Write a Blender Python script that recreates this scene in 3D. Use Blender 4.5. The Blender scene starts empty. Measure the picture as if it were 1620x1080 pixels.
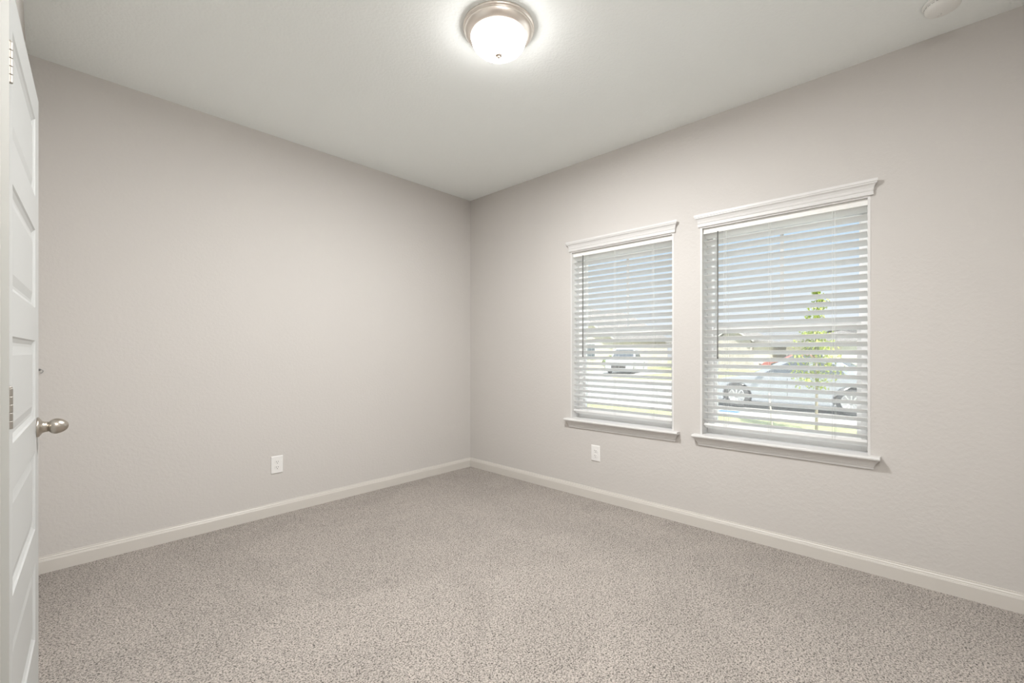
import bpy, bmesh, math, random
from mathutils import Vector, Matrix
random.seed(7)
R = math.radians
sc = bpy.context.scene
COL = sc.collection

# ------------------------------------------------------------------ camera
CAMZ = 1.178
cd = bpy.data.cameras.new('camera'); cam = bpy.data.objects.new('camera', cd); COL.objects.link(cam)
cam.location = (0, 0, CAMZ)
cam.rotation_euler = (R(90), 0, R(43.2 - 90))
cd.sensor_width = 36; cd.lens = 697 / 1620 * 36
cd.shift_y = 17 / 1620
cd.clip_start = 0.02; cd.clip_end = 500
sc.camera = cam

# ------------------------------------------------------------------ view
sc.view_settings.view_transform = 'Standard'
sc.view_settings.look = 'None'
sc.view_settings.exposure = 0.21
sc.view_settings.gamma = 1.0
sc.view_settings.use_curve_mapping = False

# ------------------------------------------------------------------ sky
w = bpy.data.worlds.new('sky'); sc.world = w; w.use_nodes = True
nt = w.node_tree; nt.nodes.clear()
out = nt.nodes.new('ShaderNodeOutputWorld'); bg = nt.nodes.new('ShaderNodeBackground')
tc = nt.nodes.new('ShaderNodeTexCoord'); sep = nt.nodes.new('ShaderNodeSeparateXYZ')
ramp = nt.nodes.new('ShaderNodeValToRGB')
nt.links.new(tc.outputs['Generated'], sep.inputs[0]); nt.links.new(sep.outputs['Z'], ramp.inputs[0])
nt.links.new(ramp.outputs[0], bg.inputs[0]); nt.links.new(bg.outputs[0], out.inputs[0])
e = ramp.color_ramp.elements
e[0].position = 0.0; e[0].color = (0.60, 0.62, 0.65, 1)
e[1].position = 0.7; e[1].color = (0.80, 0.90, 1.0, 1)
m_ = e.new(0.10); m_.color = (0.57, 0.62, 0.67, 1)
m_ = e.new(0.24); m_.color = (0.385, 0.52, 0.66, 1)
bg.inputs[1].default_value = 1.38

sd = bpy.data.lights.new('sun', 'SUN'); sun = bpy.data.objects.new('sun', sd); COL.objects.link(sun)
sd.energy = 7.6; sd.angle = R(0.6); sd.color = (1, 0.96, 0.9)
sun.rotation_euler = (R(30), R(-28), 0)      # high, from behind the house
sun.location = (-4, -6, 12)

LAMP = 23.0          # emission of the ceiling lamp's glass
def disc_lamp(name, loc, power, radius, color, spread=180):
    ld = bpy.data.lights.new(name, 'AREA'); ld.shape = 'DISK'; ld.size = 2*radius; ld.energy = power; ld.color = color; ld.spread = R(spread)
    o = bpy.data.objects.new(name, ld); COL.objects.link(o); o.location = loc
    return o
disc_lamp('ceiling_lamp_bulbs', (1.506, 1.502, 2.743-.056), 142, .115, (1.0, 1.0, 1.0))      # inside the glass bowl
disc_lamp('added_fill_bulbs', (.15, -.16, 2.743-.056), 60, .115, (1.0, 1.0, 1.0))           # unseen fill lamp added above the camera to brighten the room
# ------------------------------------------------------------------ helpers
MATS = {}
def mat(name, color, rough=0.6, metal=0.0, bump=None, noise=None, spec=0.5, coat=0.0):
    m = bpy.data.materials.new(name); m.use_nodes = True
    n = m.node_tree; b = n.nodes['Principled BSDF']
    b.inputs['Base Color'].default_value = (*color, 1)
    b.inputs['Roughness'].default_value = rough; b.inputs['Metallic'].default_value = metal
    b.inputs['Specular IOR Level'].default_value = spec
    b.inputs['Coat Weight'].default_value = coat
    t = n.nodes.new('ShaderNodeTexCoord')
    if noise:   # (scale, amount)
        nz = n.nodes.new('ShaderNodeTexNoise'); nz.inputs['Scale'].default_value = noise[0]; nz.inputs['Detail'].default_value = 3
        n.links.new(t.outputs['Object'], nz.inputs['Vector'])
        mx = n.nodes.new('ShaderNodeValToRGB')
        lo = [max(0, c * (1 - noise[1])) for c in color]; hi = [min(1, c * (1 + noise[1])) for c in color]
        mx.color_ramp.elements[0].position = .3; mx.color_ramp.elements[1].position = .7
        mx.color_ramp.elements[0].color = (*lo, 1); mx.color_ramp.elements[1].color = (*hi, 1)
        n.links.new(nz.outputs['Fac'], mx.inputs[0]); n.links.new(mx.outputs[0], b.inputs['Base Color'])
    if bump:    # (scale, strength, distance)
        nb = n.nodes.new('ShaderNodeTexNoise'); nb.inputs['Scale'].default_value = bump[0]; nb.inputs['Detail'].default_value = 2.5
        n.links.new(t.outputs['Object'], nb.inputs['Vector'])
        rr = n.nodes.new('ShaderNodeValToRGB'); rr.color_ramp.elements[0].position = .42; rr.color_ramp.elements[1].position = .62
        n.links.new(nb.outputs['Fac'], rr.inputs[0])
        bb = n.nodes.new('ShaderNodeBump'); bb.inputs['Strength'].default_value = bump[1]; bb.inputs['Distance'].default_value = bump[2]
        n.links.new(rr.outputs[0], bb.inputs['Height']); n.links.new(bb.outputs[0], b.inputs['Normal'])
    MATS[name] = m
    return m

M_wall = mat('wall_paint', (0.605, 0.580, 0.552), 0.75, bump=(55, .25, .0012), spec=.25)
M_ceil = mat('ceiling_paint', (0.925, 0.955, 0.94), 0.85, bump=(75, .35, .0015), spec=.2)
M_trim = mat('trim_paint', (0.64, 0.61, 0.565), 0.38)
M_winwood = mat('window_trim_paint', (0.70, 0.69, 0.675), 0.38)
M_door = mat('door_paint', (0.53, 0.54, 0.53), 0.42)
M_casing_shaded = mat('casing_paint_shaded', (0.45, 0.455, 0.43), 0.45)  # darker than the door paint: shade on the casing put into its colour
M_slat = mat('blind_white', (0.86, 0.855, 0.83), 0.4)
def slat_mat():
    m = mat('blind_slat_white', (0.93, 0.925, 0.91), 0.4); n = m.node_tree; b = n.nodes['Principled BSDF']; o = n.nodes['Material Output']
    tl = n.nodes.new('ShaderNodeBsdfTranslucent'); tl.inputs[0].default_value = (.93, .93, .92, 1)
    mx = n.nodes.new('ShaderNodeMixShader'); mx.inputs[0].default_value = .45
    n.links.new(b.outputs[0], mx.inputs[1]); n.links.new(tl.outputs[0], mx.inputs[2]); n.links.new(mx.outputs[0], o.inputs[0])
    return m
M_slatpvc = slat_mat()
M_vinyl = mat('vinyl_white', (0.92, 0.92, 0.91), 0.35)
M_muntin = mat('muntin_vinyl', (0.62, 0.63, 0.63), .4)
M_hinge = mat('hinge_nickel', (0.40, 0.375, 0.34), .5, metal=1.0)
M_rimmetal = mat('lamp_nickel', (0.86, 0.80, 0.74), .32, metal=1.0)
M_finial = mat('finial_nickel', (0.50, 0.43, 0.37), .5, metal=.9)
M_nickel = mat('brushed_nickel', (0.52, 0.475, 0.42), 0.30, metal=1.0)
M_plate = mat('outlet_white', (0.82, 0.81, 0.79), 0.35)
M_dark = mat('dark_slot', (0.06, 0.055, 0.05), 0.6)
M_smoke = mat('detector_plastic', (0.84, 0.84, 0.81), 0.45)
M_wand = mat('wand_plastic', (0.17, 0.17, 0.16), 0.3)
M_cord = mat('cord_white', (0.78, 0.78, 0.76), 0.8)
M_vent = mat('vent_grey', (0.28, 0.28, 0.27), 0.7)

def carpet():
    m = bpy.data.materials.new('carpet'); m.use_nodes = True; n = m.node_tree; b = n.nodes['Principled BSDF']
    b.inputs['Roughness'].default_value = 0.95; b.inputs['Specular IOR Level'].default_value = 0.1
    b.inputs['Sheen Weight'].default_value = 0.15
    t = n.nodes.new('ShaderNodeTexCoord')
    mp = n.nodes.new('ShaderNodeMapping'); n.links.new(t.outputs['Object'], mp.inputs[0])
    # tufts
    nz = n.nodes.new('ShaderNodeTexNoise'); nz.inputs['Scale'].default_value = 175; nz.inputs['Detail'].default_value = 3; nz.inputs['Roughness'].default_value = .65
    nz.inputs['Distortion'].default_value = .8
    n.links.new(mp.outputs[0], nz.inputs['Vector'])
    r1 = n.nodes.new('ShaderNodeValToRGB'); es = r1.color_ramp.elements
    es[0].position = .36; es[0].color = (.055, .048, .042, 1)
    es[1].position = .57; es[1].color = (.535, .475, .43, 1)
    x = es.new(.435); x.color = (.19, .170, .150, 1)
    x = es.new(.50); x.color = (.40, .364, .325, 1)
    n.links.new(nz.outputs['Fac'], r1.inputs[0])
    # vacuum tracks: soft lighter and darker patches, pile lying one way or the other
    n2 = n.nodes.new('ShaderNodeTexNoise'); n2.inputs['Scale'].default_value = 1.7; n2.inputs['Detail'].default_value = 2; n2.inputs['Distortion'].default_value = 1.4
    n.links.new(mp.outputs[0], n2.inputs['Vector'])
    r2 = n.nodes.new('ShaderNodeValToRGB'); es = r2.color_ramp.elements
    es[0].position = .38; es[0].color = (.95, .95, .95, 1); es[1].position = .62; es[1].color = (1.04, 1.04, 1.04, 1)
    n.links.new(n2.outputs['Fac'], r2.inputs[0])
    mx = n.nodes.new('ShaderNodeMix'); mx.data_type = 'RGBA'; mx.blend_type = 'MULTIPLY'; mx.inputs[0].default_value = 1
    n.links.new(r1.outputs[0], mx.inputs[6]); n.links.new(r2.outputs[0], mx.inputs[7])
    n.links.new(mx.outputs[2], b.inputs['Base Color'])
    bb = n.nodes.new('ShaderNodeBump'); bb.inputs['Strength'].default_value = .8; bb.inputs['Distance'].default_value = .006
    n.links.new(nz.outputs['Fac'], bb.inputs['Height']); n.links.new(bb.outputs[0], b.inputs['Normal'])
    return m
M_carpet = carpet()

def glass_mat(name, tint=(1, 1, 1), refl=0.04):
    m = bpy.data.materials.new(name); m.use_nodes = True; n = m.node_tree; n.nodes.clear()
    o = n.nodes.new('ShaderNodeOutputMaterial'); mix = n.nodes.new('ShaderNodeMixShader')
    tr = n.nodes.new('ShaderNodeBsdfTransparent'); tr.inputs[0].default_value = (*tint, 1)
    gl = n.nodes.new('ShaderNodeBsdfGlossy'); gl.inputs['Roughness'].default_value = 0.01
    mix.inputs[0].default_value = refl
    n.links.new(tr.outputs[0], mix.inputs[1]); n.links.new(gl.outputs[0], mix.inputs[2]); n.links.new(mix.outputs[0], o.inputs[0])
    return m
M_glass = glass_mat('window_glass', (.97, .98, .98))

def emis(name, color, strength):
    m = bpy.data.materials.new(name); m.use_nodes = True; n = m.node_tree; b = n.nodes['Principled BSDF']
    b.inputs['Base Color'].default_value = (.9, .88, .84, 1); b.inputs['Roughness'].default_value = .3
    b.inputs['Emission Color'].default_value = (*color, 1); b.inputs['Emission Strength'].default_value = strength
    return m
def lampglass(LAMP):
    m = bpy.data.materials.new('frosted_lamp_glass'); m.use_nodes = True; n = m.node_tree; n.nodes.clear()
    o = n.nodes.new('ShaderNodeOutputMaterial'); mix = n.nodes.new('ShaderNodeMixShader'); mix.inputs[0].default_value = .35
    tr = n.nodes.new('ShaderNodeBsdfTransparent'); em = n.nodes.new('ShaderNodeEmission')
    em.inputs[0].default_value = (1.0, .98, .96, 1); em.inputs[1].default_value = LAMP
    n.links.new(em.outputs[0], mix.inputs[1]); n.links.new(tr.outputs[0], mix.inputs[2]); n.links.new(mix.outputs[0], o.inputs[0])
    return m
M_lampglass = lampglass(LAMP); M_fillglass = lampglass(90)  # second glass glows stronger, for the added fill lamp
def screen():
    m = bpy.data.materials.new('insect_screen_mesh'); m.use_nodes = True; n = m.node_tree; n.nodes.clear()
    o = n.nodes.new('ShaderNodeOutputMaterial'); mix = n.nodes.new('ShaderNodeMixShader'); mix.inputs[0].default_value = .16
    tr = n.nodes.new('ShaderNodeBsdfTransparent'); df = n.nodes.new('ShaderNodeBsdfDiffuse'); df.inputs[0].default_value = (.8, .8, .8, 1)
    n.links.new(tr.outputs[0], mix.inputs[1]); n.links.new(df.outputs[0], mix.inputs[2]); n.links.new(mix.outputs[0], o.inputs[0])
    return m
M_screen = screen()

class MB:
    """collects shapes, then becomes one mesh object"""
    def __init__(s): s.v = []; s.f = []; s.sm = []
    def add(s, vs, fs, smooth=False):
        o = len(s.v); s.v += [tuple(v) for v in vs]
        for f in fs: s.f.append([i + o for i in f]); s.sm.append(smooth)
        return s
    def box(s, x0, x1, y0, y1, z0, z1):
        return s.add([(x0,y0,z0),(x1,y0,z0),(x1,y1,z0),(x0,y1,z0),(x0,y0,z1),(x1,y0,z1),(x1,y1,z1),(x0,y1,z1)],
              [(0,3,2,1),(4,5,6,7),(0,1,5,4),(1,2,6,5),(2,3,7,6),(3,0,4,7)])
    def lathe(s, prof, seg=48, M=None, smooth=True):
        M = M or Matrix.Identity(4); vs = []; fs = []; n = len(prof)
        for k in range(seg):
            a = 2 * math.pi * k / seg
            for r, z in prof: vs.append(M @ Vector((r * math.cos(a), r * math.sin(a), z)))
        for k in range(seg):
            k2 = (k + 1) % seg
            for i in range(n - 1): fs.append((k*n+i, k2*n+i, k2*n+i+1, k*n+i+1))
        if prof[0][0] > 1e-6: fs.append([k*n for k in range(seg)][::-1])
        if prof[-1][0] > 1e-6: fs.append([k*n+n-1 for k in range(seg)])
        return s.add(vs, fs, smooth)
    def tube(s, pts, r, seg=8, smooth=True):
        pts = [Vector(p) for p in pts]; rs = r if isinstance(r, (list, tuple)) else [r] * len(pts)
        vs = []; fs = []
        for i, p in enumerate(pts):
            d = (pts[min(i+1, len(pts)-1)] - pts[max(i-1, 0)]).normalized()
            a = d.orthogonal().normalized() if abs(d.z) < .9 else Vector((1,0,0)).cross(d).normalized()
            b = d.cross(a)
            for k in range(seg):
                t = 2*math.pi*k/seg; vs.append(p + rs[i]*(a*math.cos(t) + b*math.sin(t)))
        for i in range(len(pts)-1):
            for k in range(seg): k2 = (k+1) % seg; fs.append((i*seg+k, i*seg+k2, (i+1)*seg+k2, (i+1)*seg+k))
        fs.append(list(range(seg))[::-1]); fs.append([(len(pts)-1)*seg+k for k in range(seg)])
        return s.add(vs, fs, smooth)
    def prism(s, poly, f, a, b):
        """poly of (u,v); f(u,v,w)->xyz ; from w=a to w=b"""
        n = len(poly); vs = [f(u, v, a) for u, v in poly] + [f(u, v, b) for u, v in poly]
        return s.add(vs, [list(range(n))[::-1], [n+i for i in range(n)]] + [(i, (i+1) % n, n+(i+1) % n, n+i) for i in range(n)])
    def build(s, name, m, parent=None, bevel=0, bseg=2, tri=False):
        me = bpy.data.meshes.new(name); me.from_pydata(s.v, [], s.f); me.materials.append(m)
        for p, sm in zip(me.polygons, s.sm): p.use_smooth = sm
        bm = bmesh.new(); bm.from_mesh(me); bmesh.ops.recalc_face_normals(bm, faces=bm.faces); bm.to_mesh(me); bm.free()
        o = bpy.data.objects.new(name, me); COL.objects.link(o)
        if parent: o.parent = parent
        if bevel:
            bv = o.modifiers.new('bevel', 'BEVEL'); bv.width = bevel; bv.segments = bseg; bv.limit_method = 'ANGLE'; bv.angle_limit = R(35)
        return o

def tag(o, label=None, cat=None, group=None, kind=None):
    if label: o['label'] = label
    if cat: o['category'] = cat
    if group: o['group'] = group
    if kind: o['kind'] = kind
    return o
def empty(name, loc=(0,0,0), rz=0):
    o = bpy.data.objects.new(name, None); COL.objects.link(o); o.location = loc; o.rotation_euler = (0,0,rz); o.empty_display_size = .1
    return o
def struct(o, label, cat): return tag(o, label, cat, kind='structure')
def children(o): return [c for c in COL.objects if c.parent == o]
def copy_tree(o, parent=None):
    c = o.copy(); COL.objects.link(c); c.parent = parent
    for ch in children(o): copy_tree(ch, c)
    return c

# ------------------------------------------------------------------ room dimensions
XL, XR, YB, YR, H = -0.060, 3.030, 3.438, -0.45, 2.743
XE, YE = -1.35, 1.22           # entry recess beside the camera, unseen, added to help the lighting
WT = 0.17                      # window wall thickness
WIN = [(1.288, 2.169), (0.2154, 1.106)]   # window openings, y range
WZ0, WZ1 = 0.627, 2.020
GL = -0.44                     # street level

# floor, ceiling
struct(MB().box(XE-.1, XR+.02, YR-.1, YB+.05, -.12, 0).build('floor', M_carpet), 'speckled grey-beige cut pile carpet floor', 'floor')
struct(MB().box(XE-.1, XR+.05, YR-.1, YB+.05, H, H+.15).build('ceiling', M_ceil), 'off white textured ceiling', 'ceiling')

# window wall
b = MB(); ys = [YR-.1, WIN[1][0], WIN[1][1], WIN[0][0], WIN[0][1], YB+.15]
b.box(XR, XR+WT, ys[0], ys[1], -.6, H+.15); b.box(XR, XR+WT, ys[2], ys[3], -.6, H+.15); b.box(XR, XR+WT, ys[4], ys[5], -.6, H+.15)
for y0, y1 in WIN: b.box(XR, XR+WT, y0, y1, -.6, WZ0-.004); b.box(XR, XR+WT, y0, y1, WZ1, H+.15)
struct(b.build('wall_right', M_wall), 'beige wall with two windows', 'wall')
struct(MB().box(XE-.1, XR, YB, YB+.12, -.1, H+.1).build('wall_back', M_wall), 'plain beige wall with one outlet', 'wall')
struct(MB().box(XE-.1, XR, YR-.12, YR, -.1, H+.1).build('wall_rear', M_wall), 'beige wall behind the camera', 'wall')
struct(MB().box(XE-.12, XE, YR, YE+.12, -.1, H+.1).build('wall_added_recess', M_wall), 'beige wall of the added entry recess', 'wall')
# left wall with the door opening and the closet behind it
DY0, DY1, DZ = 1.452, 2.222, 2.040
b = MB()
b.box(XL-.115, XL, YE, DY0-.018, -.05, H); b.box(XL-.115, XL, DY1+.018, YB, -.05, H); b.box(XL-.115, XL, DY0-.018, DY1+.018, DZ+.018, H)
b.box(XE, XL-.115, YE, YE+.115, -.05, H)          # return towards the entry
b.box(-.86, -.80, YE+.115, YB, -.05, H)           # closet back
struct(b.build('wall_left', M_wall), 'beige wall holding the white panelled door', 'wall')

# ------------------------------------------------------------------ baseboards
BP = [(0,0),(.014,0),(.014,.064),(.0125,.067),(.0125,.070),(.0105,.073),(.0105,.078),(.007,.083),(.006,.090),(0,.090)]
struct(MB().prism(BP, lambda u,v,w: (XR-u, w, v), YR, YB-.0).build('baseboard_right', M_trim), 'white moulded baseboard under the windows', 'baseboard')
struct(MB().prism(BP, lambda u,v,w: (w, YB-u, v), XL, XR-.006).build('baseboard_back', M_trim), 'white moulded baseboard along the plain wall', 'baseboard')
b = MB(); b.prism(BP, lambda u,v,w: (XL+u, w, v), DY1+.08, YB); b.prism(BP, lambda u,v,w: (XL+u, w, v), YE, DY0-.075)
struct(b.build('baseboard_left', M_trim), 'white moulded baseboard beside the door', 'baseboard')
struct(MB().prism(BP, lambda u,v,w: (w, YR+u, v), XE, XR).build('baseboard_rear', M_trim), 'white baseboard behind the camera', 'baseboard')

# ------------------------------------------------------------------ door casing and jamb
CP = [(0,0),(.007,0),(.0105,.012),(.0105,.040),(.0085,.045),(.012,.050),(.012,.057),(0,.057)]   # (proud, across), thick edge outside
b = MB()
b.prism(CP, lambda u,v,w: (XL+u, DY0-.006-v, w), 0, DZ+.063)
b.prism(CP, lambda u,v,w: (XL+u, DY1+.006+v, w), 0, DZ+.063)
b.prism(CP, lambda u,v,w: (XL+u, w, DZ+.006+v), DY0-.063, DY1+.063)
struct(b.build('trim_1', M_casing_shaded), 'white casing around the door', 'door casing')
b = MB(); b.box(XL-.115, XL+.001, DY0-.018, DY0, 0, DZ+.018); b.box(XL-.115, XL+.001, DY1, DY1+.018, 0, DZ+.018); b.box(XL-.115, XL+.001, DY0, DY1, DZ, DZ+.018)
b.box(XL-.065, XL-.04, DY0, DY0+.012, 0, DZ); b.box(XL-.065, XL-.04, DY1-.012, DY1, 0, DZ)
struct(b.build('trim_2', M_casing_shaded), 'white door jamb', 'door jamb')

# ------------------------------------------------------------------ door, ajar into the room
DW, DH, DT = 0.762, 2.024, .035
hinge_pt = Vector((XL + .0045, DY0 + .003, .010))
door_face = Vector((-.0114, 2.193)) - Vector((hinge_pt.x, hinge_pt.y))
ang = math.atan2(door_face.x, door_face.y)        # opening angle away from +y
# local frame: u along +y (width), face at local x=0 looking to +x
def door_mesh():
    s, dep = .112, .008
    pz = [(.235 + k * .3590, .235 + k * .3590 + .2525) for k in range(5)]
    bm_ = MB()
    ysl = [0, s, DW - s, DW]
    zs = [0]
    for a, c in pz: zs += [a, c]
    zs.append(DH)
    # frame faces
    for zi in range(len(zs)-1):
        panel = zi % 2 == 1
        for yi in range(3):
            if panel and yi == 1: continue
            y0, y1, z0, z1 = ysl[yi], ysl[yi+1], zs[zi], zs[zi+1]
            bm_.add([(0,y0,z0),(0,y1,z0),(0,y1,z1),(0,y0,z1)], [(0,1,2,3)])
    for z0, z1 in pz:
        rings = [(0, 0), (.004, -.0035), (.014, -dep), (.022, -dep), (.045, -.0035)]
        prev = None
        for ins, d in rings:
            cur = [(d, s+ins, z0+ins), (d, DW-s-ins, z0+ins), (d, DW-s-ins, z1-ins), (d, s+ins, z1-ins)]
            if prev:
                for i in range(4): bm_.add([prev[i], prev[(i+1)%4], cur[(i+1)%4], cur[i]], [(0,1,2,3)])
            prev = cur
        bm_.add(prev, [(0,1,2,3)])
    # sides, back
    bm_.add([(-DT,0,0),(-DT,DW,0),(-DT,DW,DH),(-DT,0,DH)], [(0,3,2,1)])
    bm_.add([(0,0,0),(-DT,0,0),(-DT,0,DH),(0,0,DH)], [(0,3,2,1)])
    bm_.add([(0,DW,0),(-DT,DW,0),(-DT,DW,DH),(0,DW,DH)], [(0,1,2,3)])
    bm_.add([(0,0,DH),(-DT,0,DH),(-DT,DW,DH),(0,DW,DH)], [(0,1,2,3)])
    bm_.add([(0,0,0),(-DT,0,0),(-DT,DW,0),(0,DW,0)], [(0,3,2,1)])
    return bm_
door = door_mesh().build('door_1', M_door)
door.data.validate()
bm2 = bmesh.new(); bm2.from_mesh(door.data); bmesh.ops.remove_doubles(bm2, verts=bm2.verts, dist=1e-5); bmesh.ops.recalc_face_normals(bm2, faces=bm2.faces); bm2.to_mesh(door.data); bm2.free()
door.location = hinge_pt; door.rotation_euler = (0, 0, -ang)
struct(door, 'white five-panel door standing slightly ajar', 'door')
for hz in (1.798, 1.045, .235):
    hb = MB()
    for k in range(5):
        z0 = -.0445 + k * .0178
        hb.lathe([(0, z0+.0004), (.0052, z0+.0004), (.0058, z0+.0012), (.0058, z0+.0166), (.0052, z0+.0174), (0, z0+.0174)], 24, Matrix.Translation((.0055, -.002, 0)), False)
    hb.lathe([(0,.0445),(.0045,.0445),(.0052,.0465),(.003,.049),(0,.0495)], 12, Matrix.Translation((.0055, -.002, 0)))
    hb.box(-.0005, .0012, -.002, .006, -.0445, .0445)
    h = hb.build('hinge', M_hinge, door); h.location = (0, 0, hz); h['label'] = 'brushed nickel butt hinge'
# knob
kn = empty('door_knob'); kn.parent = door; kn.location = (0, DW - .062, .918)
MX = Matrix.Rotation(R(90), 4, 'Y')
rose = MB().lathe([(0,0),(.0325,0),(.033,.003),(.031,.006),(.026,.009),(.020,.013),(.0175,.018),(.0165,.027)], 40, MX).build('rose', M_nickel, kn)
knob = MB().lathe([(.0125,.025),(.0145,.027),(.0190,.030),(.0232,.0345),(.0256,.041),(.0258,.047),(.0240,.055),(.0195,.064),(.0130,.071),(.0060,.0748),(0,.0758)], 40, MX).build('knob', M_nickel, kn)
kn['label'] = 'egg shaped brushed nickel knob'
MB().box(-.029, -.007, DW, DW+.0012, .89, .947).build('latch_plate', M_nickel, door)

# small dark hook on the far wall by the free edge of the door
hk = empty('wall_hook', (-.012, YB, 1.085)); tag(hk, 'tiny dark metal hook on the beige wall beside the door edge', 'hook')
MB().lathe([(0,0),(.006,0),(.006,.002),(0,.003)], 16, Matrix.Rotation(R(90), 4, 'X')).build('back_plate', M_vent, hk)
pts = [(0, -.002, 0), (.002, -.012, .001)] + [(.004 + .009*math.sin(t), -.014 , .001 - .009 + .009*math.cos(t)) for t in [i*math.pi/8 for i in range(0, 9)]]
MB().tube(pts, .0018, 8).build('hook_wire', M_vent, hk)

# ------------------------------------------------------------------ mitred mouldings for the windows
def moulding(prof, y0, y1):
    """prof (proud, z) closed polygon, ends return back to the wall"""
    n = len(prof); b = MB(); pm = max(p for p, z in prof)
    vs = [(XR-p, y0-p, z) for p, z in prof] + [(XR-p, y1+p, z) for p, z in prof]
    return b.add(vs, [list(range(n))[::-1], [n+i for i in range(n)]] + [(i, (i+1) % n, n+(i+1) % n, n+i) for i in range(n)])

def window(idx, y0, y1):
    rt = empty('window_%d' % idx, (0, 0, 0))
    yc = (y0+y1)/2; T = .012
    # wooden liner of the opening
    b = MB(); xo = XR+WT-.03
    b.box(XR-.0015, xo, y0, y0+T, WZ0, WZ1); b.box(XR-.0015, xo, y1-T, y1, WZ0, WZ1); b.box(XR-.0015, xo, y0+T, y1-T, WZ1-T, WZ1)
    b.build('window_jamb', M_winwood, rt)
    # header crown
    z = WZ1 - .004
    cp = [(0,z),(.010,z),(.012,z+.004),(.012,z+.018),(.009,z+.021),(.012,z+.025),(.014,z+.038),(.019,z+.050),(.025,z+.056),(.027,z+.058),(.027,z+.063),(.030,z+.066),(.030,z+.080),(0,z+.080)]
    moulding(cp, y0-.002, y1+.002).build('header_moulding', M_winwood, rt)
    # stool
    st = MB(); n = 6
    prof = [(XR+WT-.04, WZ0), (XR-.040, WZ0)] + [(XR-.040-.010*math.sin(t), WZ0-.010+.010*math.cos(t)) for t in [math.pi*i/n for i in range(1, n)]] + [(XR-.040, WZ0-.020), (XR+WT-.04, WZ0-.020)]
    # board runs inside the opening, horns in front of the wall
    st.prism([(XR-.0, WZ0+.0005), (XR+WT-.04, WZ0+.0005), (XR+WT-.04, WZ0-.0035), (XR, WZ0-.0035)], lambda u,v,w: (u, w, v), y0, y1)
    pf = [(XR, WZ0+.0005)] + [(p, q+.0005) for p, q in prof[1:-1]] + [(XR, WZ0-.020)]
    st.prism(pf, lambda u,v,w: (u, w, v), y0-.042, y1+.042)
    st.build('window_sill', M_winwood, rt)
    za = WZ0-.020
    ap = [(0,za),(.030,za),(.030,za-.004),(.027,za-.008),(.022,za-.016),(.016,za-.026),(.014,za-.032),(.012,za-.034),(.012,za-.038),(.009,za-.041),(.009,za-.052),(.005,za-.054),(0,za-.054)]
    moulding(ap[::-1], y0+.0-.005, y1+.005).build('sill_apron', M_winwood, rt)
    # vinyl frame and sashes
    X0, X1 = XR+.105, XR+WT+.005
    f = MB(); fw = .036
    a0, a1 = y0+T, y1-T
    f.box(X0, X1, a0, a0+fw, WZ0, WZ1-T); f.box(X0, X1, a1-fw, a1, WZ0, WZ1-T)
    f.box(X0, X1, a0+fw, a1-fw, WZ0, WZ0+.035); f.box(X0, X1, a0+fw, a1-fw, WZ1-T-.035, WZ1-T)
    f.build('window_frame', M_vinyl, rt, bevel=.002)
    zm = 1.352
    s0, s1 = a0+fw+.0005, a1-fw-.0005; sw = .020
    us = MB(); xa, xb = XR+.148, XR+.170; zt = WZ1-T-.0355
    us.box(xa, xb, s0, s0+.012, zm-.016, zt); us.box(xa, xb, s1-.012, s1, zm-.016, zt); us.box(xa, xb, s0+.012, s1-.012, zt-.015, zt); us.box(xa, xb, s0+.012, s1-.012, zm-.016, zm+.016)
    u = us.build('upper_sash', M_vinyl, rt, bevel=.0015)
    g = MB(); g.box(xa+.008, xa+.014, yc-.010, yc+.010, zm+.016, zt-.015); g.box(xa+.0085, xa+.0135, s0+.012, s1-.012, 1.690, 1.710)
    g.build('muntin', M_muntin, u)
    MB().box(xa+.010, xa+.012, s0+.011, s1-.011, zm+.015, zt-.014).build('pane', M_glass, u)
    ls = MB(); xa, xb = XR+.118, XR+.145; zb = WZ0+.0355
    ls.box(xa, xb, s0, s0+sw, zb, zm+.018); ls.box(xa, xb, s1-sw, s1, zb, zm+.018); ls.box(xa, xb, s0+sw, s1-sw, zb, zb+.035); ls.box(xa, xb, s0+sw, s1-sw, zm-.018, zm+.018)
    l = ls.build('lower_sash', M_vinyl, rt, bevel=.0015)
    MB().box(xa+.013, xa+.015, s0+sw-.001, s1-sw+.001, zb+.034, zm-.017).build('pane', M_glass, l)
    MB().box(XR+WT+.0055, XR+WT+.0065, a0+fw-.01, a1-fw+.01, WZ0+.02, zm+.01).build('insect_screen', M_screen, rt)
    lk = MB().box(xa-.012, xa+.01, yc-.025, yc+.025, zm+.0181, zm+.028).build('sash_lock', M_vinyl, rt, bevel=.003)
    return rt
struct(window(1, *WIN[0]), 'left window nearer the room corner', 'window')
struct(window(2, *WIN[1]), 'right window of the pair', 'window')

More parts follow.
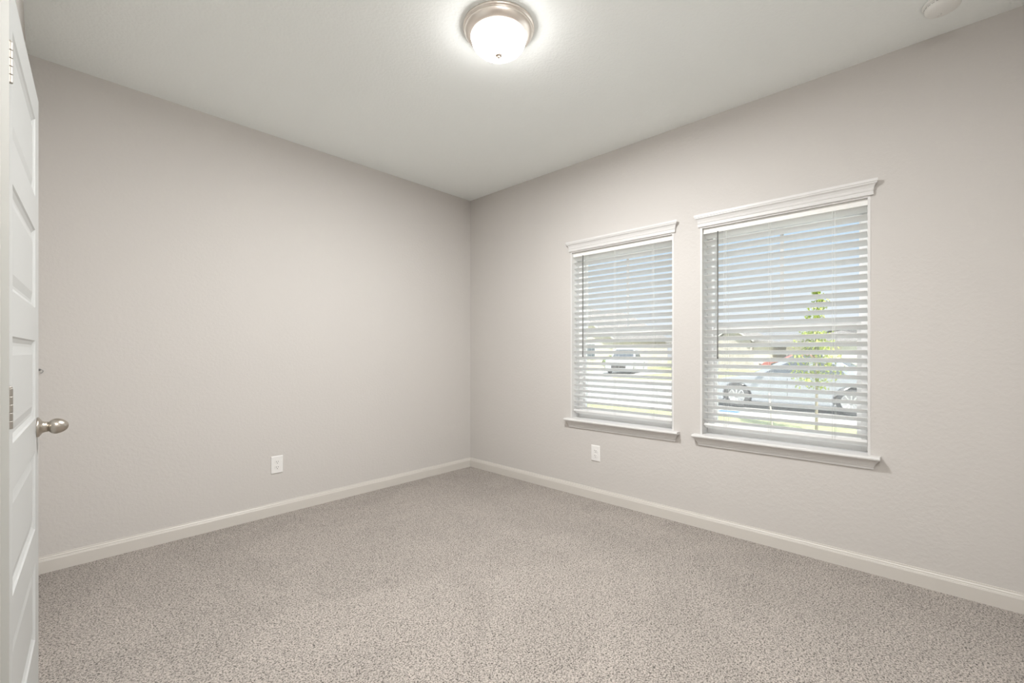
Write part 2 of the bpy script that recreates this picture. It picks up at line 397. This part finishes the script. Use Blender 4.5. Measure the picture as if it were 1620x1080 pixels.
# ------------------------------------------------------------------ blinds
TILT = R(30); PITCH = .04595; SW = .050
def slat_mesh(L):
    b = MB(); n = 8; th = .0028; top = []; bot = []
    for i in range(n+1):
        s = -SW/2 + SW*i/n; c = .0022*(1-(2*s/SW)**2)
        top.append((s, c+th/2)); bot.append((s, c-th/2))
    top[0] = (top[0][0], top[0][1]-.0007); bot[0] = (bot[0][0], bot[0][1]+.0007); top[-1] = (top[-1][0], top[-1][1]-.0007); bot[-1] = (bot[-1][0], bot[-1][1]+.0007)
    poly = top + bot[::-1]
    ct, st = math.cos(TILT), math.sin(TILT)
    # outward edge lower
    b.prism(poly, lambda u,v,w: (u*ct + v*st, w, -u*st + v*ct), -L/2, L/2)
    return b
def blind(y0, y1, label, wand_y, wand_z):
    T = .012; a0, a1 = y0+T, y1-T; yc = (a0+a1)/2; XC = XR+.044
    rt = empty('window_blind', (XR, yc, WZ1-T)); tag(rt, label, 'blind', 'white faux wood blinds in the two windows')
    def loc(o): o.matrix_parent_inverse = Matrix.Translation((-XR, -yc, -(WZ1-T))); return o
    zt = WZ1-T-.0005
    loc(MB().box(XR+.026, XR+.068, a0+.004, a1-.004, zt-.034, zt).build('headrail', M_slat, rt))
    vp = [(XR+.017,zt),(XR+.017,zt-.005),(XR+.019,zt-.008),(XR+.019,zt-.028),(XR+.016,zt-.031),(XR+.016,zt-.035),(XR+.025,zt-.035),(XR+.025,zt)]
    loc(MB().prism(vp, lambda u,v,w: (u,w,v), a0+.001, a1-.001).build('valance', M_slat, rt))
    first = None; k = 0; zi = 1.971
    L = a1-a0-.008
    while zi > .715:
        zc = zi - SW/2*math.sin(TILT)
        if first is None:
            first = slat_mesh(L).build('slat', M_slatpvc, rt); o = first
        else:
            o = first.copy(); COL.objects.link(o); o.parent = rt
        o.location = (XC-XR, 0, zc-(WZ1-T)); zl = zc
        o.rotation_euler = (0, R(random.uniform(-.5, .5)), 0)
        zi -= PITCH
    zb = .672; ct, s_t = math.cos(TILT), math.sin(TILT)
    rp = [(-.025,-.0075),(-.0225,-.0085),(.0225,-.0085),(.025,-.0075),(.025,.006),(.0225,.0085),(-.0225,.0085),(-.025,.006)]
    loc(MB().prism(rp, lambda u,v,w: (XC+u*ct+v*s_t, w, .684-u*s_t+v*ct), a0+.004, a1-.004).build('bottom_rail', M_slatpvc, rt))
    for yy in (a0+.145, yc+.03, a1-.145):
        lad = MB()
        for xx in (XC-SW/2*math.cos(TILT)-.003, XC+SW/2*math.cos(TILT)+.003):
            lad.tube([(xx, yy, zt-.036), (xx, yy, zb+.012)], .0008, 5)
        lad.tube([(XC-.0245, yy+.012, zt-.036), (XC-.0245, yy+.012, zb+.012)], .0007, 5)
        loc(lad.build('ladder_cord', M_cord, rt))
    loc(MB().tube([(XR+.010, wand_y, zt-.033), (XR+.009, wand_y, wand_z+.02), (XR+.009, wand_y, wand_z)], [.0045,.0045,.0055], 8).build('tilt_wand', M_wand, rt))
    return rt
blind(*WIN[0], 'white slatted blind in the left, more distant window, nearer the room corner', 2.055, 1.14)
blind(*WIN[1], 'white slatted blind in the right, nearer window', .998, 1.135)

# ------------------------------------------------------------------ outlets
def outlet(loc, rz, label):
    rt = empty('wall_outlet', loc, rz); tag(rt, label, 'outlet', 'white wall outlets near the floor')
    # local: face looks to -y
    b = MB(); W, Hh = .040, .0625
    b.add([(-W,0,-Hh),(W,0,-Hh),(W,0,Hh),(-W,0,Hh),(-W,-.004,-Hh),(W,-.004,-Hh),(W,-.004,Hh),(-W,-.004,Hh),(-W+.004,-.0065,-Hh+.004),(W-.004,-.0065,-Hh+.004),(W-.004,-.0065,Hh-.004),(-W+.004,-.0065,Hh-.004)],
          [(0,1,2,3),(0,1,5,4),(1,2,6,5),(2,3,7,6),(3,0,4,7),(4,5,9,8),(5,6,10,9),(6,7,11,10),(7,4,8,11),(8,9,10,11)])
    b.build('cover_plate', M_plate, rt)
    for s in (1, -1):
        zc = s*.0195; pl = [(.0165*math.cos(t), max(-.0135, min(.0135, .0165*math.sin(t)))) for t in [2*math.pi*i/32 for i in range(32)]]
        r = MB().prism(pl, lambda u,v,w: (u, w, v+zc), -.0085, -.0060).build('receptacle', M_plate, rt)
        for sx, hh in ((-.0064, .0046), (.0064, .0037)):
            MB().box(sx-.0013, sx+.0013, -.0088, -.0080, zc+.003-hh, zc+.003+hh).build('slot', M_dark, r)
        MB().lathe([(0,0),(.0027,0),(.0027,.0008),(0,.0008)], 12, Matrix.Translation((0,-.0080,zc-.0085)) @ Matrix.Rotation(R(90),4,'X')).build('ground_hole', M_dark, r)
    MB().lathe([(0,0),(.0032,0),(.0028,.0012),(0,.0016)], 12, Matrix.Translation((0,-.0062,0)) @ Matrix.Rotation(R(90),4,'X')).build('screw', M_plate, rt)
    return rt
outlet((1.1645, YB, .363), 0, 'white duplex outlet on the plain wall left of the room corner')
outlet((XR, 1.925, .371), R(-90), 'white duplex outlet below the left window')

# ------------------------------------------------------------------ ceiling lamp
cl = empty('ceiling_light', (1.506, 1.502, H)); tag(cl, 'round flush ceiling light with brushed nickel rim and glowing frosted bowl', 'ceiling light')
MB().lathe([(0,0),(.166,0),(.171,-.003),(.1715,-.010),(.168,-.014),(.163,-.015),(.163,-.018),(.1655,-.020),(.1650,-.026),(.158,-.036),(.150,-.044),(.143,-.049),(.136,-.052),(.131,-.052),(.131,-.044),(0,-.044)], 96).build('lamp_rim', M_rimmetal, cl)
bowl = [(.1295,-.046),(.130,-.058)]
for i in range(1, 15):
    t = i/14*math.pi/2; bowl.append((.130*math.cos(t)**.85, -.058-.072*math.sin(t)))
bowl[-1] = (.0, -.130)
bo = MB().lathe(bowl, 96).build('glass_bowl', M_lampglass, cl); bo['label'] = 'glowing frosted glass bowl'
MB().lathe([(0,-.1305),(.0170,-.1305),(.0175,-.1335),(.0150,-.1370),(.0080,-.1385),(.0080,-.1425),(.0060,-.1460),(0,-.1475)], 32, None, False).build('finial', M_finial, cl)

fill_light = copy_tree(cl); fill_light.location = (.15, -.16, H)  # second fixture, unseen, added only to fill the room with light
for c_ in children(fill_light):
    if c_.name.startswith('glass_bowl'): c_.data = c_.data.copy(); c_.data.materials[0] = M_fillglass
fill_light['label'] = 'round flush ceiling light added out of view above the camera as fill'
# ------------------------------------------------------------------ smoke detector
sm = empty('smoke_detector', (2.745, -.055, H)); tag(sm, 'round white smoke detector on the ceiling near the window wall', 'smoke detector')
MB().lathe([(0,0),(.066,0),(.068,-.003),(.068,-.010),(.065,-.013),(0,-.013)], 64).build('base_ring', M_smoke, sm)
MB().lathe([(0,-.0125),(.058,-.0125),(.062,-.018),(.062,-.028),(.058,-.036),(.050,-.041),(.030,-.044),(0,-.045)], 64).build('cover', M_smoke, sm)
b = MB()
for k in range(24):
    a = 2*math.pi*k/24; Mx = Matrix.Rotation(a, 4, 'Z')
    bb = MB().box(.0605, .0625, -.0055, .0055, -.0235, -.0215)
    b.add([Mx @ Vector(v) for v in bb.v], bb.f)
b.build('vent_slots', M_vent, sm)
MB().lathe([(0,-.0445),(.008,-.0445),(.008,-.0465),(0,-.047)], 20, Matrix.Translation((.02,.01,0))).build('test_button', M_smoke, sm)

#EXTERIOR
# ------------------------------------------------------------------ outside
M_lawn = mat('lawn', (0.43, 0.45, 0.23), .95, noise=(6, .25))
M_street = mat('street_asphalt', (0.43, 0.42, 0.405), .9, noise=(30, .08))
M_conc = mat('concrete', (0.56, 0.54, 0.50), .85, noise=(12, .06))
M_reflector = mat('reflector_concrete', (0.86, 0.85, 0.82), .85, noise=(8, .04))  # very pale, for the added slab that bounces light
M_stucco = mat('stucco_cream', (0.74, 0.68, 0.60), .9, noise=(5, .05))
M_stone = mat('pale_stone', (0.56, 0.52, 0.47), .9, noise=(3, .18))
M_tan = mat('siding_tan', (0.64, 0.58, 0.50), .9)
M_roof = mat('roof_shingle', (0.27, 0.255, 0.24), .95, noise=(4, .2))
M_htrim = mat('house_trim', (0.75, 0.74, 0.71), .7)
M_hglass = mat('house_glass', (0.12, 0.15, 0.18), .1)
M_silver = mat('car_silver', (0.50, 0.53, 0.58), .28, metal=.35, coat=.6)
M_white = mat('car_white', (0.66, 0.69, 0.74), .3, coat=.5)
M_red = mat('car_red', (0.42, 0.13, 0.11), .3, coat=.6)
M_carglass = mat('car_glass', (0.10, 0.12, 0.14), .05, spec=.8)
M_tyre = mat('tyre', (0.09, 0.09, 0.09), .85)
M_rim = mat('alloy_rim', (0.72, 0.72, 0.73), .3, metal=.6)
M_lamp_w = mat('headlight_lens', (0.75, 0.77, 0.8), .1)
M_lamp_r = mat('tail_lens', (0.45, 0.03, 0.02), .15)
M_bark = mat('bark', (0.42, 0.36, 0.28), .9, noise=(20, .25))
M_leaf = mat('leaf_green', (0.42, 0.50, 0.09), .6, noise=(3, .35))
M_leaf2 = mat('leaf_dark_green', (0.22, 0.33, 0.08), .7, noise=(3, .35))
M_stake = mat('stake_wood', (0.62, 0.57, 0.48), .85)
M_blue = mat('blue_marking_paint', (0.05, 0.20, 0.60), .8)

struct(MB().box(XR+WT+.01, 11.85, -30, 45, -.9, GL+.06).build('lawn', M_lawn), 'green front lawn between the house and the kerb', 'lawn')
struct(MB().box(XR+WT+.02, 8.4, -9, 12, -.8, GL+.10).build('reflector_slab', M_reflector, bevel=.02), 'pale concrete porch slab added out of view below the sills to bounce daylight indoors', 'reflector')  # unseen slab added to throw daylight up through the blinds
struct(MB().box(11.85, 13.0, -30, 60, -.9, GL+.05).build('kerb_strip', M_conc, bevel=.03), 'pale concrete kerb strip along the street', 'kerb')
struct(MB().box(13.0, 22.5, -30, 60, -.9, GL).build('street', M_street), 'pale grey residential street', 'street')
struct(MB().box(22.5, 23.6, -30, 60, -.9, GL+.05).build('sidewalk', M_conc), 'concrete sidewalk across the street', 'sidewalk')
struct(MB().box(23.6, 120, -80, 140, -.9, GL+.04).build('far_lawn', M_lawn), 'lawns across the street', 'lawn')
b = MB(); b.box(23.5, 36, 14.2, 20.0, -.8, GL+.07); b.box(23.5, 37, -1, 3.2, -.8, GL+.07)
struct(b.build('driveway', M_conc), 'concrete driveways across the street', 'driveway')

def wheel(parent, x, y, r, side, wm=M_rim):
    """axle along x; side=-1 means outer face to -x"""
    rt = MB().lathe([(0,-.10),(r*.62,-.10),(r*.66,-.105),(r*.93,-.10),(r,-.075),(r,.075),(r*.93,.10),(0,.10)], 36, Matrix.Translation((x,y,r)) @ Matrix.Rotation(R(90*side),4,'Y')).build('wheel', M_tyre, parent)
    hb = MB(); T_ = Matrix.Translation((x,y,r)) @ Matrix.Rotation(R(90*side),4,'Y')
    hb.lathe([(r*.60,.100),(r*.66,.112),(r*.68,.104)], 36, T_)
    hb.lathe([(0,.100),(.05,.104),(.055,.112),(0,.116)], 16, T_)
    for k in range(10):
        a = 2*math.pi*k/10; q = MB().box(.04, r*.64, -.018, .018, .1005, .110); Mz = T_ @ Matrix.Rotation(a,4,'Z'); hb.add([Mz @ Vector(v) for v in q.v], q.f)
    hb.build('hubcap', wm, rt)

def car(name, label, cat, paint, loc, rz, prof, house, wheels, rw, halfw, windows, lamp_y=(0,0), group=None):
    """local: length along y (front = +y), near side face at x=-halfw"""
    rt = empty(name, loc, rz); tag(rt, label, cat, group)
    # lower body with wheel arches
    poly = list(prof)
    bottom = []
    z0 = .20
    L0, L1 = poly[0][0], poly[-1][0]
    ws = sorted(wheels)
    pts = [(L0, z0)]
    for wy in ws:
        ra = rw + .06
        a0 = math.asin(min(1, (z0-rw)/ra)) if abs(z0-rw) < ra else 0
        for i in range(13):
            t = math.pi - a0 - (math.pi - 2*a0) * i/12
            pts.append((wy + ra*math.cos(t), rw + ra*math.sin(t)))
    pts.append((L1, z0))
    poly2 = pts + poly[::-1]
    body = MB().prism(poly2, lambda u,v,w: (w, u, v), -halfw, halfw).build('body', paint, rt, bevel=.05, bseg=3)
    # cabin with tumblehome
    cb = MB(); n = len(house); zmin = min(v for u, v in house); zmax = max(v for u, v in house)
    def inset(v): return .05 + .20*(v-zmin)/(zmax-zmin)
    vs = [(-halfw+inset(v), u, v) for u, v in house] + [(halfw-inset(v), u, v) for u, v in house]
    cb.add(vs, [list(range(n))[::-1], [n+i for i in range(n)]] + [(i,(i+1)%n,n+(i+1)%n,n+i) for i in range(n)])
    cb.build('cabin', paint, rt, bevel=.05, bseg=3)
    for wpoly in windows:
        for s in (-1, 1):
            m = len(wpoly); q = MB()
            a = [(s*(halfw-inset(v)+.006), u, v) for u, v in wpoly]; c = [(s*(halfw-inset(v)-.02), u, v) for u, v in wpoly]
            q.add(a+c, [list(range(m)), [m+i for i in range(m)][::-1]] + [(i,(i+1)%m,m+(i+1)%m,m+i) for i in range(m)])
            q.build('side_window', M_carglass, rt)
    # windscreen and rear glass, lying on the sloping cabin faces
    (fa, fb) = (house[-1], house[-2]); (ra_, rb_) = (house[0], house[1])
    for (p, q2, nm, d) in ((fa, fb, 'windscreen', 1), (ra_, rb_, 'rear_window', -1)):
        v0 = p[1] + .12*(q2[1]-p[1]); v1 = p[1] + .88*(q2[1]-p[1]); u0 = p[0] + .12*(q2[0]-p[0]); u1 = p[0] + .88*(q2[0]-p[0])
        q = MB(); w0 = halfw-inset(v0)-.09; w1 = halfw-inset(v1)-.09
        a = [(-w0,u0+d*.012,v0+.004),(w0,u0+d*.012,v0+.004),(w1,u1+d*.012,v1+.004),(-w1,u1+d*.012,v1+.004)]; c = [(x, y-d*.03, z-.01) for x,y,z in a]
        q.add(a+c, [(0,1,2,3),(7,6,5,4),(0,1,5,4),(1,2,6,5),(2,3,7,6),(3,0,4,7)]); q.build(nm, M_carglass, rt)
    for wy in wheels:
        wheel(rt, -halfw+.11, wy, rw, -1); wheel(rt, halfw-.11, wy, rw, 1)
    for s in (-1, 1):
        MB().box(s*(halfw-.30)-.22, s*(halfw-.30)+.22, L1-.22, L1+.004, .60, .74).build('headlight', M_lamp_w, rt, bevel=.03)
        MB().box(s*(halfw-.24)-.22, s*(halfw-.24)+.22, L0-.004, L0+.15, .74, .92).build('tail_light', M_lamp_r, rt, bevel=.03)
        MB().box(s*(halfw+.10)-.09, s*(halfw+.10)+.09, house[-1][0]-.52, house[-1][0]-.38, zmin+.02, zmin+.14).build('side_mirror', paint, rt, bevel=.03)
    MB().box(-halfw*.55, halfw*.55, L1-.05, L1+.01, .42, .60).build('grille', M_dark, rt, bevel=.01)
    if True:
        for s in (-1,1): MB().box(s*halfw-.003, s*halfw+.003, .05, .058, .35, .9).build('door_seam', M_dark, rt)
        for s in (-1,1):
            for yy in (.25, -.75): MB().box(s*(halfw+.008)-.014, s*(halfw+.008)+.014, yy-.09, yy+.09, .80, .83).build('door_handle', paint, rt, bevel=.006)
    return rt

sedan_prof = [(-2.35,.55),(-2.33,.90),(-2.22,1.00),(-1.60,.985),(1.10,.93),(1.70,.86),(2.15,.74),(2.32,.58)]
sedan_cab = [(-1.72,.96),(-1.02,1.42),(-.55,1.46),(.10,1.45),(1.12,.92)]
sw_ = [[(-1.28,.99),(-.98,1.30),(-.52,1.37),(-.48,.985)],[(-.40,.985),(-.42,1.375),(.02,1.37),(.72,.99)]]
car('parked_sedan', 'silver sedan parked along the near kerb, seen through the right window', 'car', M_silver, (14.9, 2.72, GL), 0, sedan_prof, sedan_cab, [-1.35, 1.35], .335, .90, sw_)
truck_prof = [(-2.75,.60),(-2.75,1.05),(-.75,1.08),(-.70,1.12),(1.30,1.12),(2.35,1.05),(2.50,.95),(2.52,.60)]
truck_cab = [(-.75,1.05),(-.62,1.78),(-.40,1.84),(.62,1.84),(1.35,1.08)]
tw = [[(-.62,1.14),(-.55,1.66),(-.05,1.70),(-.02,1.14)],[(.05,1.14),(.05,1.70),(.52,1.70),(1.05,1.14)]]
fd = math.atan2(-.255, -.967)   # heading
fwd = Vector((math.cos(fd), math.sin(fd)))
fc = Vector((28.8, 16.1)) - fwd*1.55
car('pickup_truck', 'pale silver pickup truck parked on the driveway across the street', 'truck', M_white, (fc.x, fc.y, GL+.07), fd-R(90), truck_prof, truck_cab, [-1.65, 1.65], .38, .95, tw)
car('red_car', 'small red car parked far across the street', 'car', M_red, (40.5, 7.6, GL+.07), R(20), sedan_prof, sedan_cab, [-1.35, 1.35], .335, .90, sw_)

# ------------------------------------------------------------------ houses across the street
def house(label, x0, x1, y0, y1, hw, hr, wallm, ridge='x', wins=(), garage=None, gable=None):
    """front facade at x0 looking to -x"""
    rt = empty('house', (0,0,0)); rt.location = (x0, (y0+y1)/2, GL); tag(rt, label, 'house', 'houses across the street')
    ox, oy = x0, (y0+y1)/2
    def B(): return MB()
    yh = (y1-y0)/2; D = x1-x0
    B().box(0, D, -yh, yh, -.3, hw).build('wall', wallm, rt)
    ov = .45
    if ridge == 'x':    # ridge runs away from the street: gable faces us
        pr = [(-yh-ov, hw-.15),(0, hr),(yh+ov, hw-.15),(yh+ov, hw),(0, hr+.18),(-yh-ov, hw)]
        B().prism(pr, lambda u,v,w: (w,u,v), -ov, D+ov).build('roof', M_roof, rt)
        B().prism([(-yh, hw-.02),(yh, hw-.02),(0, hr-.02)], lambda u,v,w: (w,u,v), 0, .2).build('gable', wallm, rt)
        B().prism(pr[:3]+[(yh+ov,hw-.02),(0,hr+.13),(-yh-ov,hw-.02)], lambda u,v,w: (w,u,v), -ov-.04, -ov).build('fascia', M_htrim, rt)
    else:
        dh = D/2
        vs = [(-ov,-yh-ov,hw),(D+ov,-yh-ov,hw),(D+ov,yh+ov,hw),(-ov,yh+ov,hw),(dh,-yh+dh*.9,hr),(dh,yh-dh*.9,hr),(-ov,-yh-ov,hw-.15),(D+ov,-yh-ov,hw-.15),(D+ov,yh+ov,hw-.15),(-ov,yh+ov,hw-.15)]
        B().add(vs, [(0,1,4),(1,2,5,4),(2,3,5),(3,0,4,5),(6,9,8,7),(0,6,7,1),(1,7,8,2),(2,8,9,3),(3,9,6,0)]).build('roof', M_roof, rt)
        if gable:
            gy, gw, gh = gable
            pr = [(gy-gw-.3, hw-.1),(gy, gh),(gy+gw+.3, hw-.1),(gy+gw+.3, hw+.05),(gy, gh+.16),(gy-gw-.3, hw+.05)]
            B().prism(pr, lambda u,v,w: (w,u,v), -.9, dh).build('dormer_roof', M_roof, rt)
            B().prism([(gy-gw, -.2),(gy+gw, -.2),(gy+gw, hw-.02),(gy, gh-.05),(gy-gw, hw-.02)], lambda u,v,w: (w,u,v), -.6, 0).build('gable_wall', M_stone, rt)
            B().prism([(gy-gw-.3, hw-.1),(gy, gh),(gy+gw+.3, hw-.1),(gy+gw+.3, hw+.02),(gy, gh+.13),(gy-gw-.3, hw+.02)], lambda u,v,w: (w,u,v), -.94, -.90).build('fascia', M_htrim, rt)
    for (wy, wz, ww, wh) in wins:
        wy -= 0
        f = B().box(-.05, .02, wy-ww/2-.08, wy+ww/2+.08, wz-.08, wz+wh+.08).build('window', M_htrim, rt)
        B().box(-.06, 0, wy-ww/2, wy+ww/2, wz, wz+wh).build('pane', M_hglass, f)
    if garage:
        gy, gw = garage; g = MB()
        for k in range(4): g.box(-.06, .02, gy-gw/2, gy+gw/2, k*.55+.01, (k+1)*.55-.01)
        g.build('garage_door', M_htrim, rt)
    return rt
house('two-storey cream house with wide gable, seen at the left of the left window', 37, 49, 21.6, 32.0, 2.9, 6.2, M_stucco, 'x', [(-2.6,1,1.2,1.4),(0,1,1.2,1.4)], (3.0, 3.2))
house('low cream house with stone front gable behind the pickup truck', 42, 54, 10.8, 18.0, 2.6, 3.7, M_stucco, 'y', [(-2.4,1,1.2,1.3)], (1.8, 3.0), (-2.0, 1.5, 3.7))
#house('tan house with small stone gable between the two windows of the room', 44, 55, 3.5, 9.2, 2.6, 3.9, M_tan, 'y', [(1.6,.9,1.2,1.3)], None, (-1.4, 1.3, 3.8))
house('cream house with garage seen at the left of the right window', 48, 58, 2.2, 9.6, 2.6, 3.9, M_stucco, 'y', [(1.4,.9,1.1,1.2)], (-1.8, 2.6))
house('distant tan house at the right side of the right window', 58, 70, -17, -8, 2.6, 4.1, M_tan, 'y', [(0,.9,1.2,1.3)], (-2.4, 3.0))

# ------------------------------------------------------------------ planting
def leaf_cloud(centers, n, size, m):
    b = MB()
    for _ in range(n):
        c, r = random.choice(centers)
        d = Vector((random.gauss(0,1), random.gauss(0,1), random.gauss(0,1))).normalized()*r*random.random()**.45
        p = Vector(c)+d
        rot = Matrix.Rotation(random.uniform(0,6.28),3,'Z') @ Matrix.Rotation(random.uniform(-1.2,1.2),3,'X')
        s = size*random.uniform(.6,1.3)
        pts = [(0,-s,0),(s*.42,-s*.2,.1*s),(s*.25,s*.6,0),(0,s,-.1*s),(-s*.25,s*.6,0),(-s*.42,-s*.2,.1*s)]
        b.add([p + rot @ Vector(q) for q in pts], [(0,1,2,3,4,5)])
    return b
def tree(name, label, loc, h, trunk_r, centers, n, leaf, m, branches=()):
    rt = empty(name, loc); tag(rt, label, 'tree')
    tb = MB(); tb.tube([(0,0,-.1),(.01,0,h*.35),(-.01,.01,h*.7),(.0,0,h)], [trunk_r, trunk_r*.85, trunk_r*.5, trunk_r*.15], 10)
    tb.build('trunk', M_bark, rt)
    for br in branches:
        MB().tube(br, [trunk_r*.35, trunk_r*.1], 6).build('branch', M_bark, rt)
    leaf_cloud(centers, n, leaf, m).build('foliage', m, rt)
    return rt
TX, TY = 9.98, 1.50; TG = GL+.06
def wz(py, Z=8.3): return CAMZ + (557-py)*Z/697 - TG
cs = [((0,0,wz(462)),.07),((.03,-.05,wz(478)),.16),((0,.02,wz(497)),.19),((.02,.1,wz(520)),.24),((0,-.03,wz(533)),.26),((-.05,.14,wz(548)),.30),((0,-.1,wz(560)),.32),((.1,.16,wz(573)),.34),((0,-.16,wz(583)),.32),((0,.18,wz(596)),.26),((-.05,-.05,wz(603)),.22)]
brs = [[(0,0,wz(600)),(.1,.28,wz(570))],[(0,0,wz(590)),(-.1,-.30,wz(560))],[(0,0,wz(570)),(.05,.25,wz(540))],[(0,0,wz(560)),(0,-.24,wz(525))],[(0,0,wz(540)),(.1,.16,wz(505))],[(0,0,wz(530)),(.05,-.15,wz(488))]]
tree('young_tree', 'young light-green tree on the lawn outside the right window', (TX, TY, TG), wz(462), .026, cs, 1900, .040, M_leaf, brs)
# tree stake
tag(MB().tube([(9.6, 2.13, TG-.05), (9.75, 2.24, TG+.75)], [.016,.014], 8).build('tree_stake', M_stake), 'short leaning wooden stake on the lawn left of the young tree', 'stake')
tag(MB().box(12.3, 12.62, 3.55, 4.05, GL+.0495, GL+.0515).build('blue_paint_mark', M_blue), 'small blue paint mark on the kerb strip before the sedan', 'paint mark')
tree('distant_tree', 'small distant green tree left of the young tree', (40, 1.6, GL), 3.6, .10, [((0,0,2.6),.8),((0,.2,3.2),.6),((.1,-.2,2.0),.8)], 500, .16, M_leaf2)
tree('round_shrub', 'bright green round shrub at the right side of the right window', (31, -6.05, GL), 1.4, .06, [((0,0,.9),.8),((0,.9,.8),.6),((.1,-.8,.8),.7)], 700, .13, M_leaf)
tree('roadside_shrub', 'green shrub left of the pickup truck', (33.5, 19.6, GL), 1.3, .06, [((0,0,.9),.7),((0,.5,.7),.5)], 400, .13, M_leaf2)
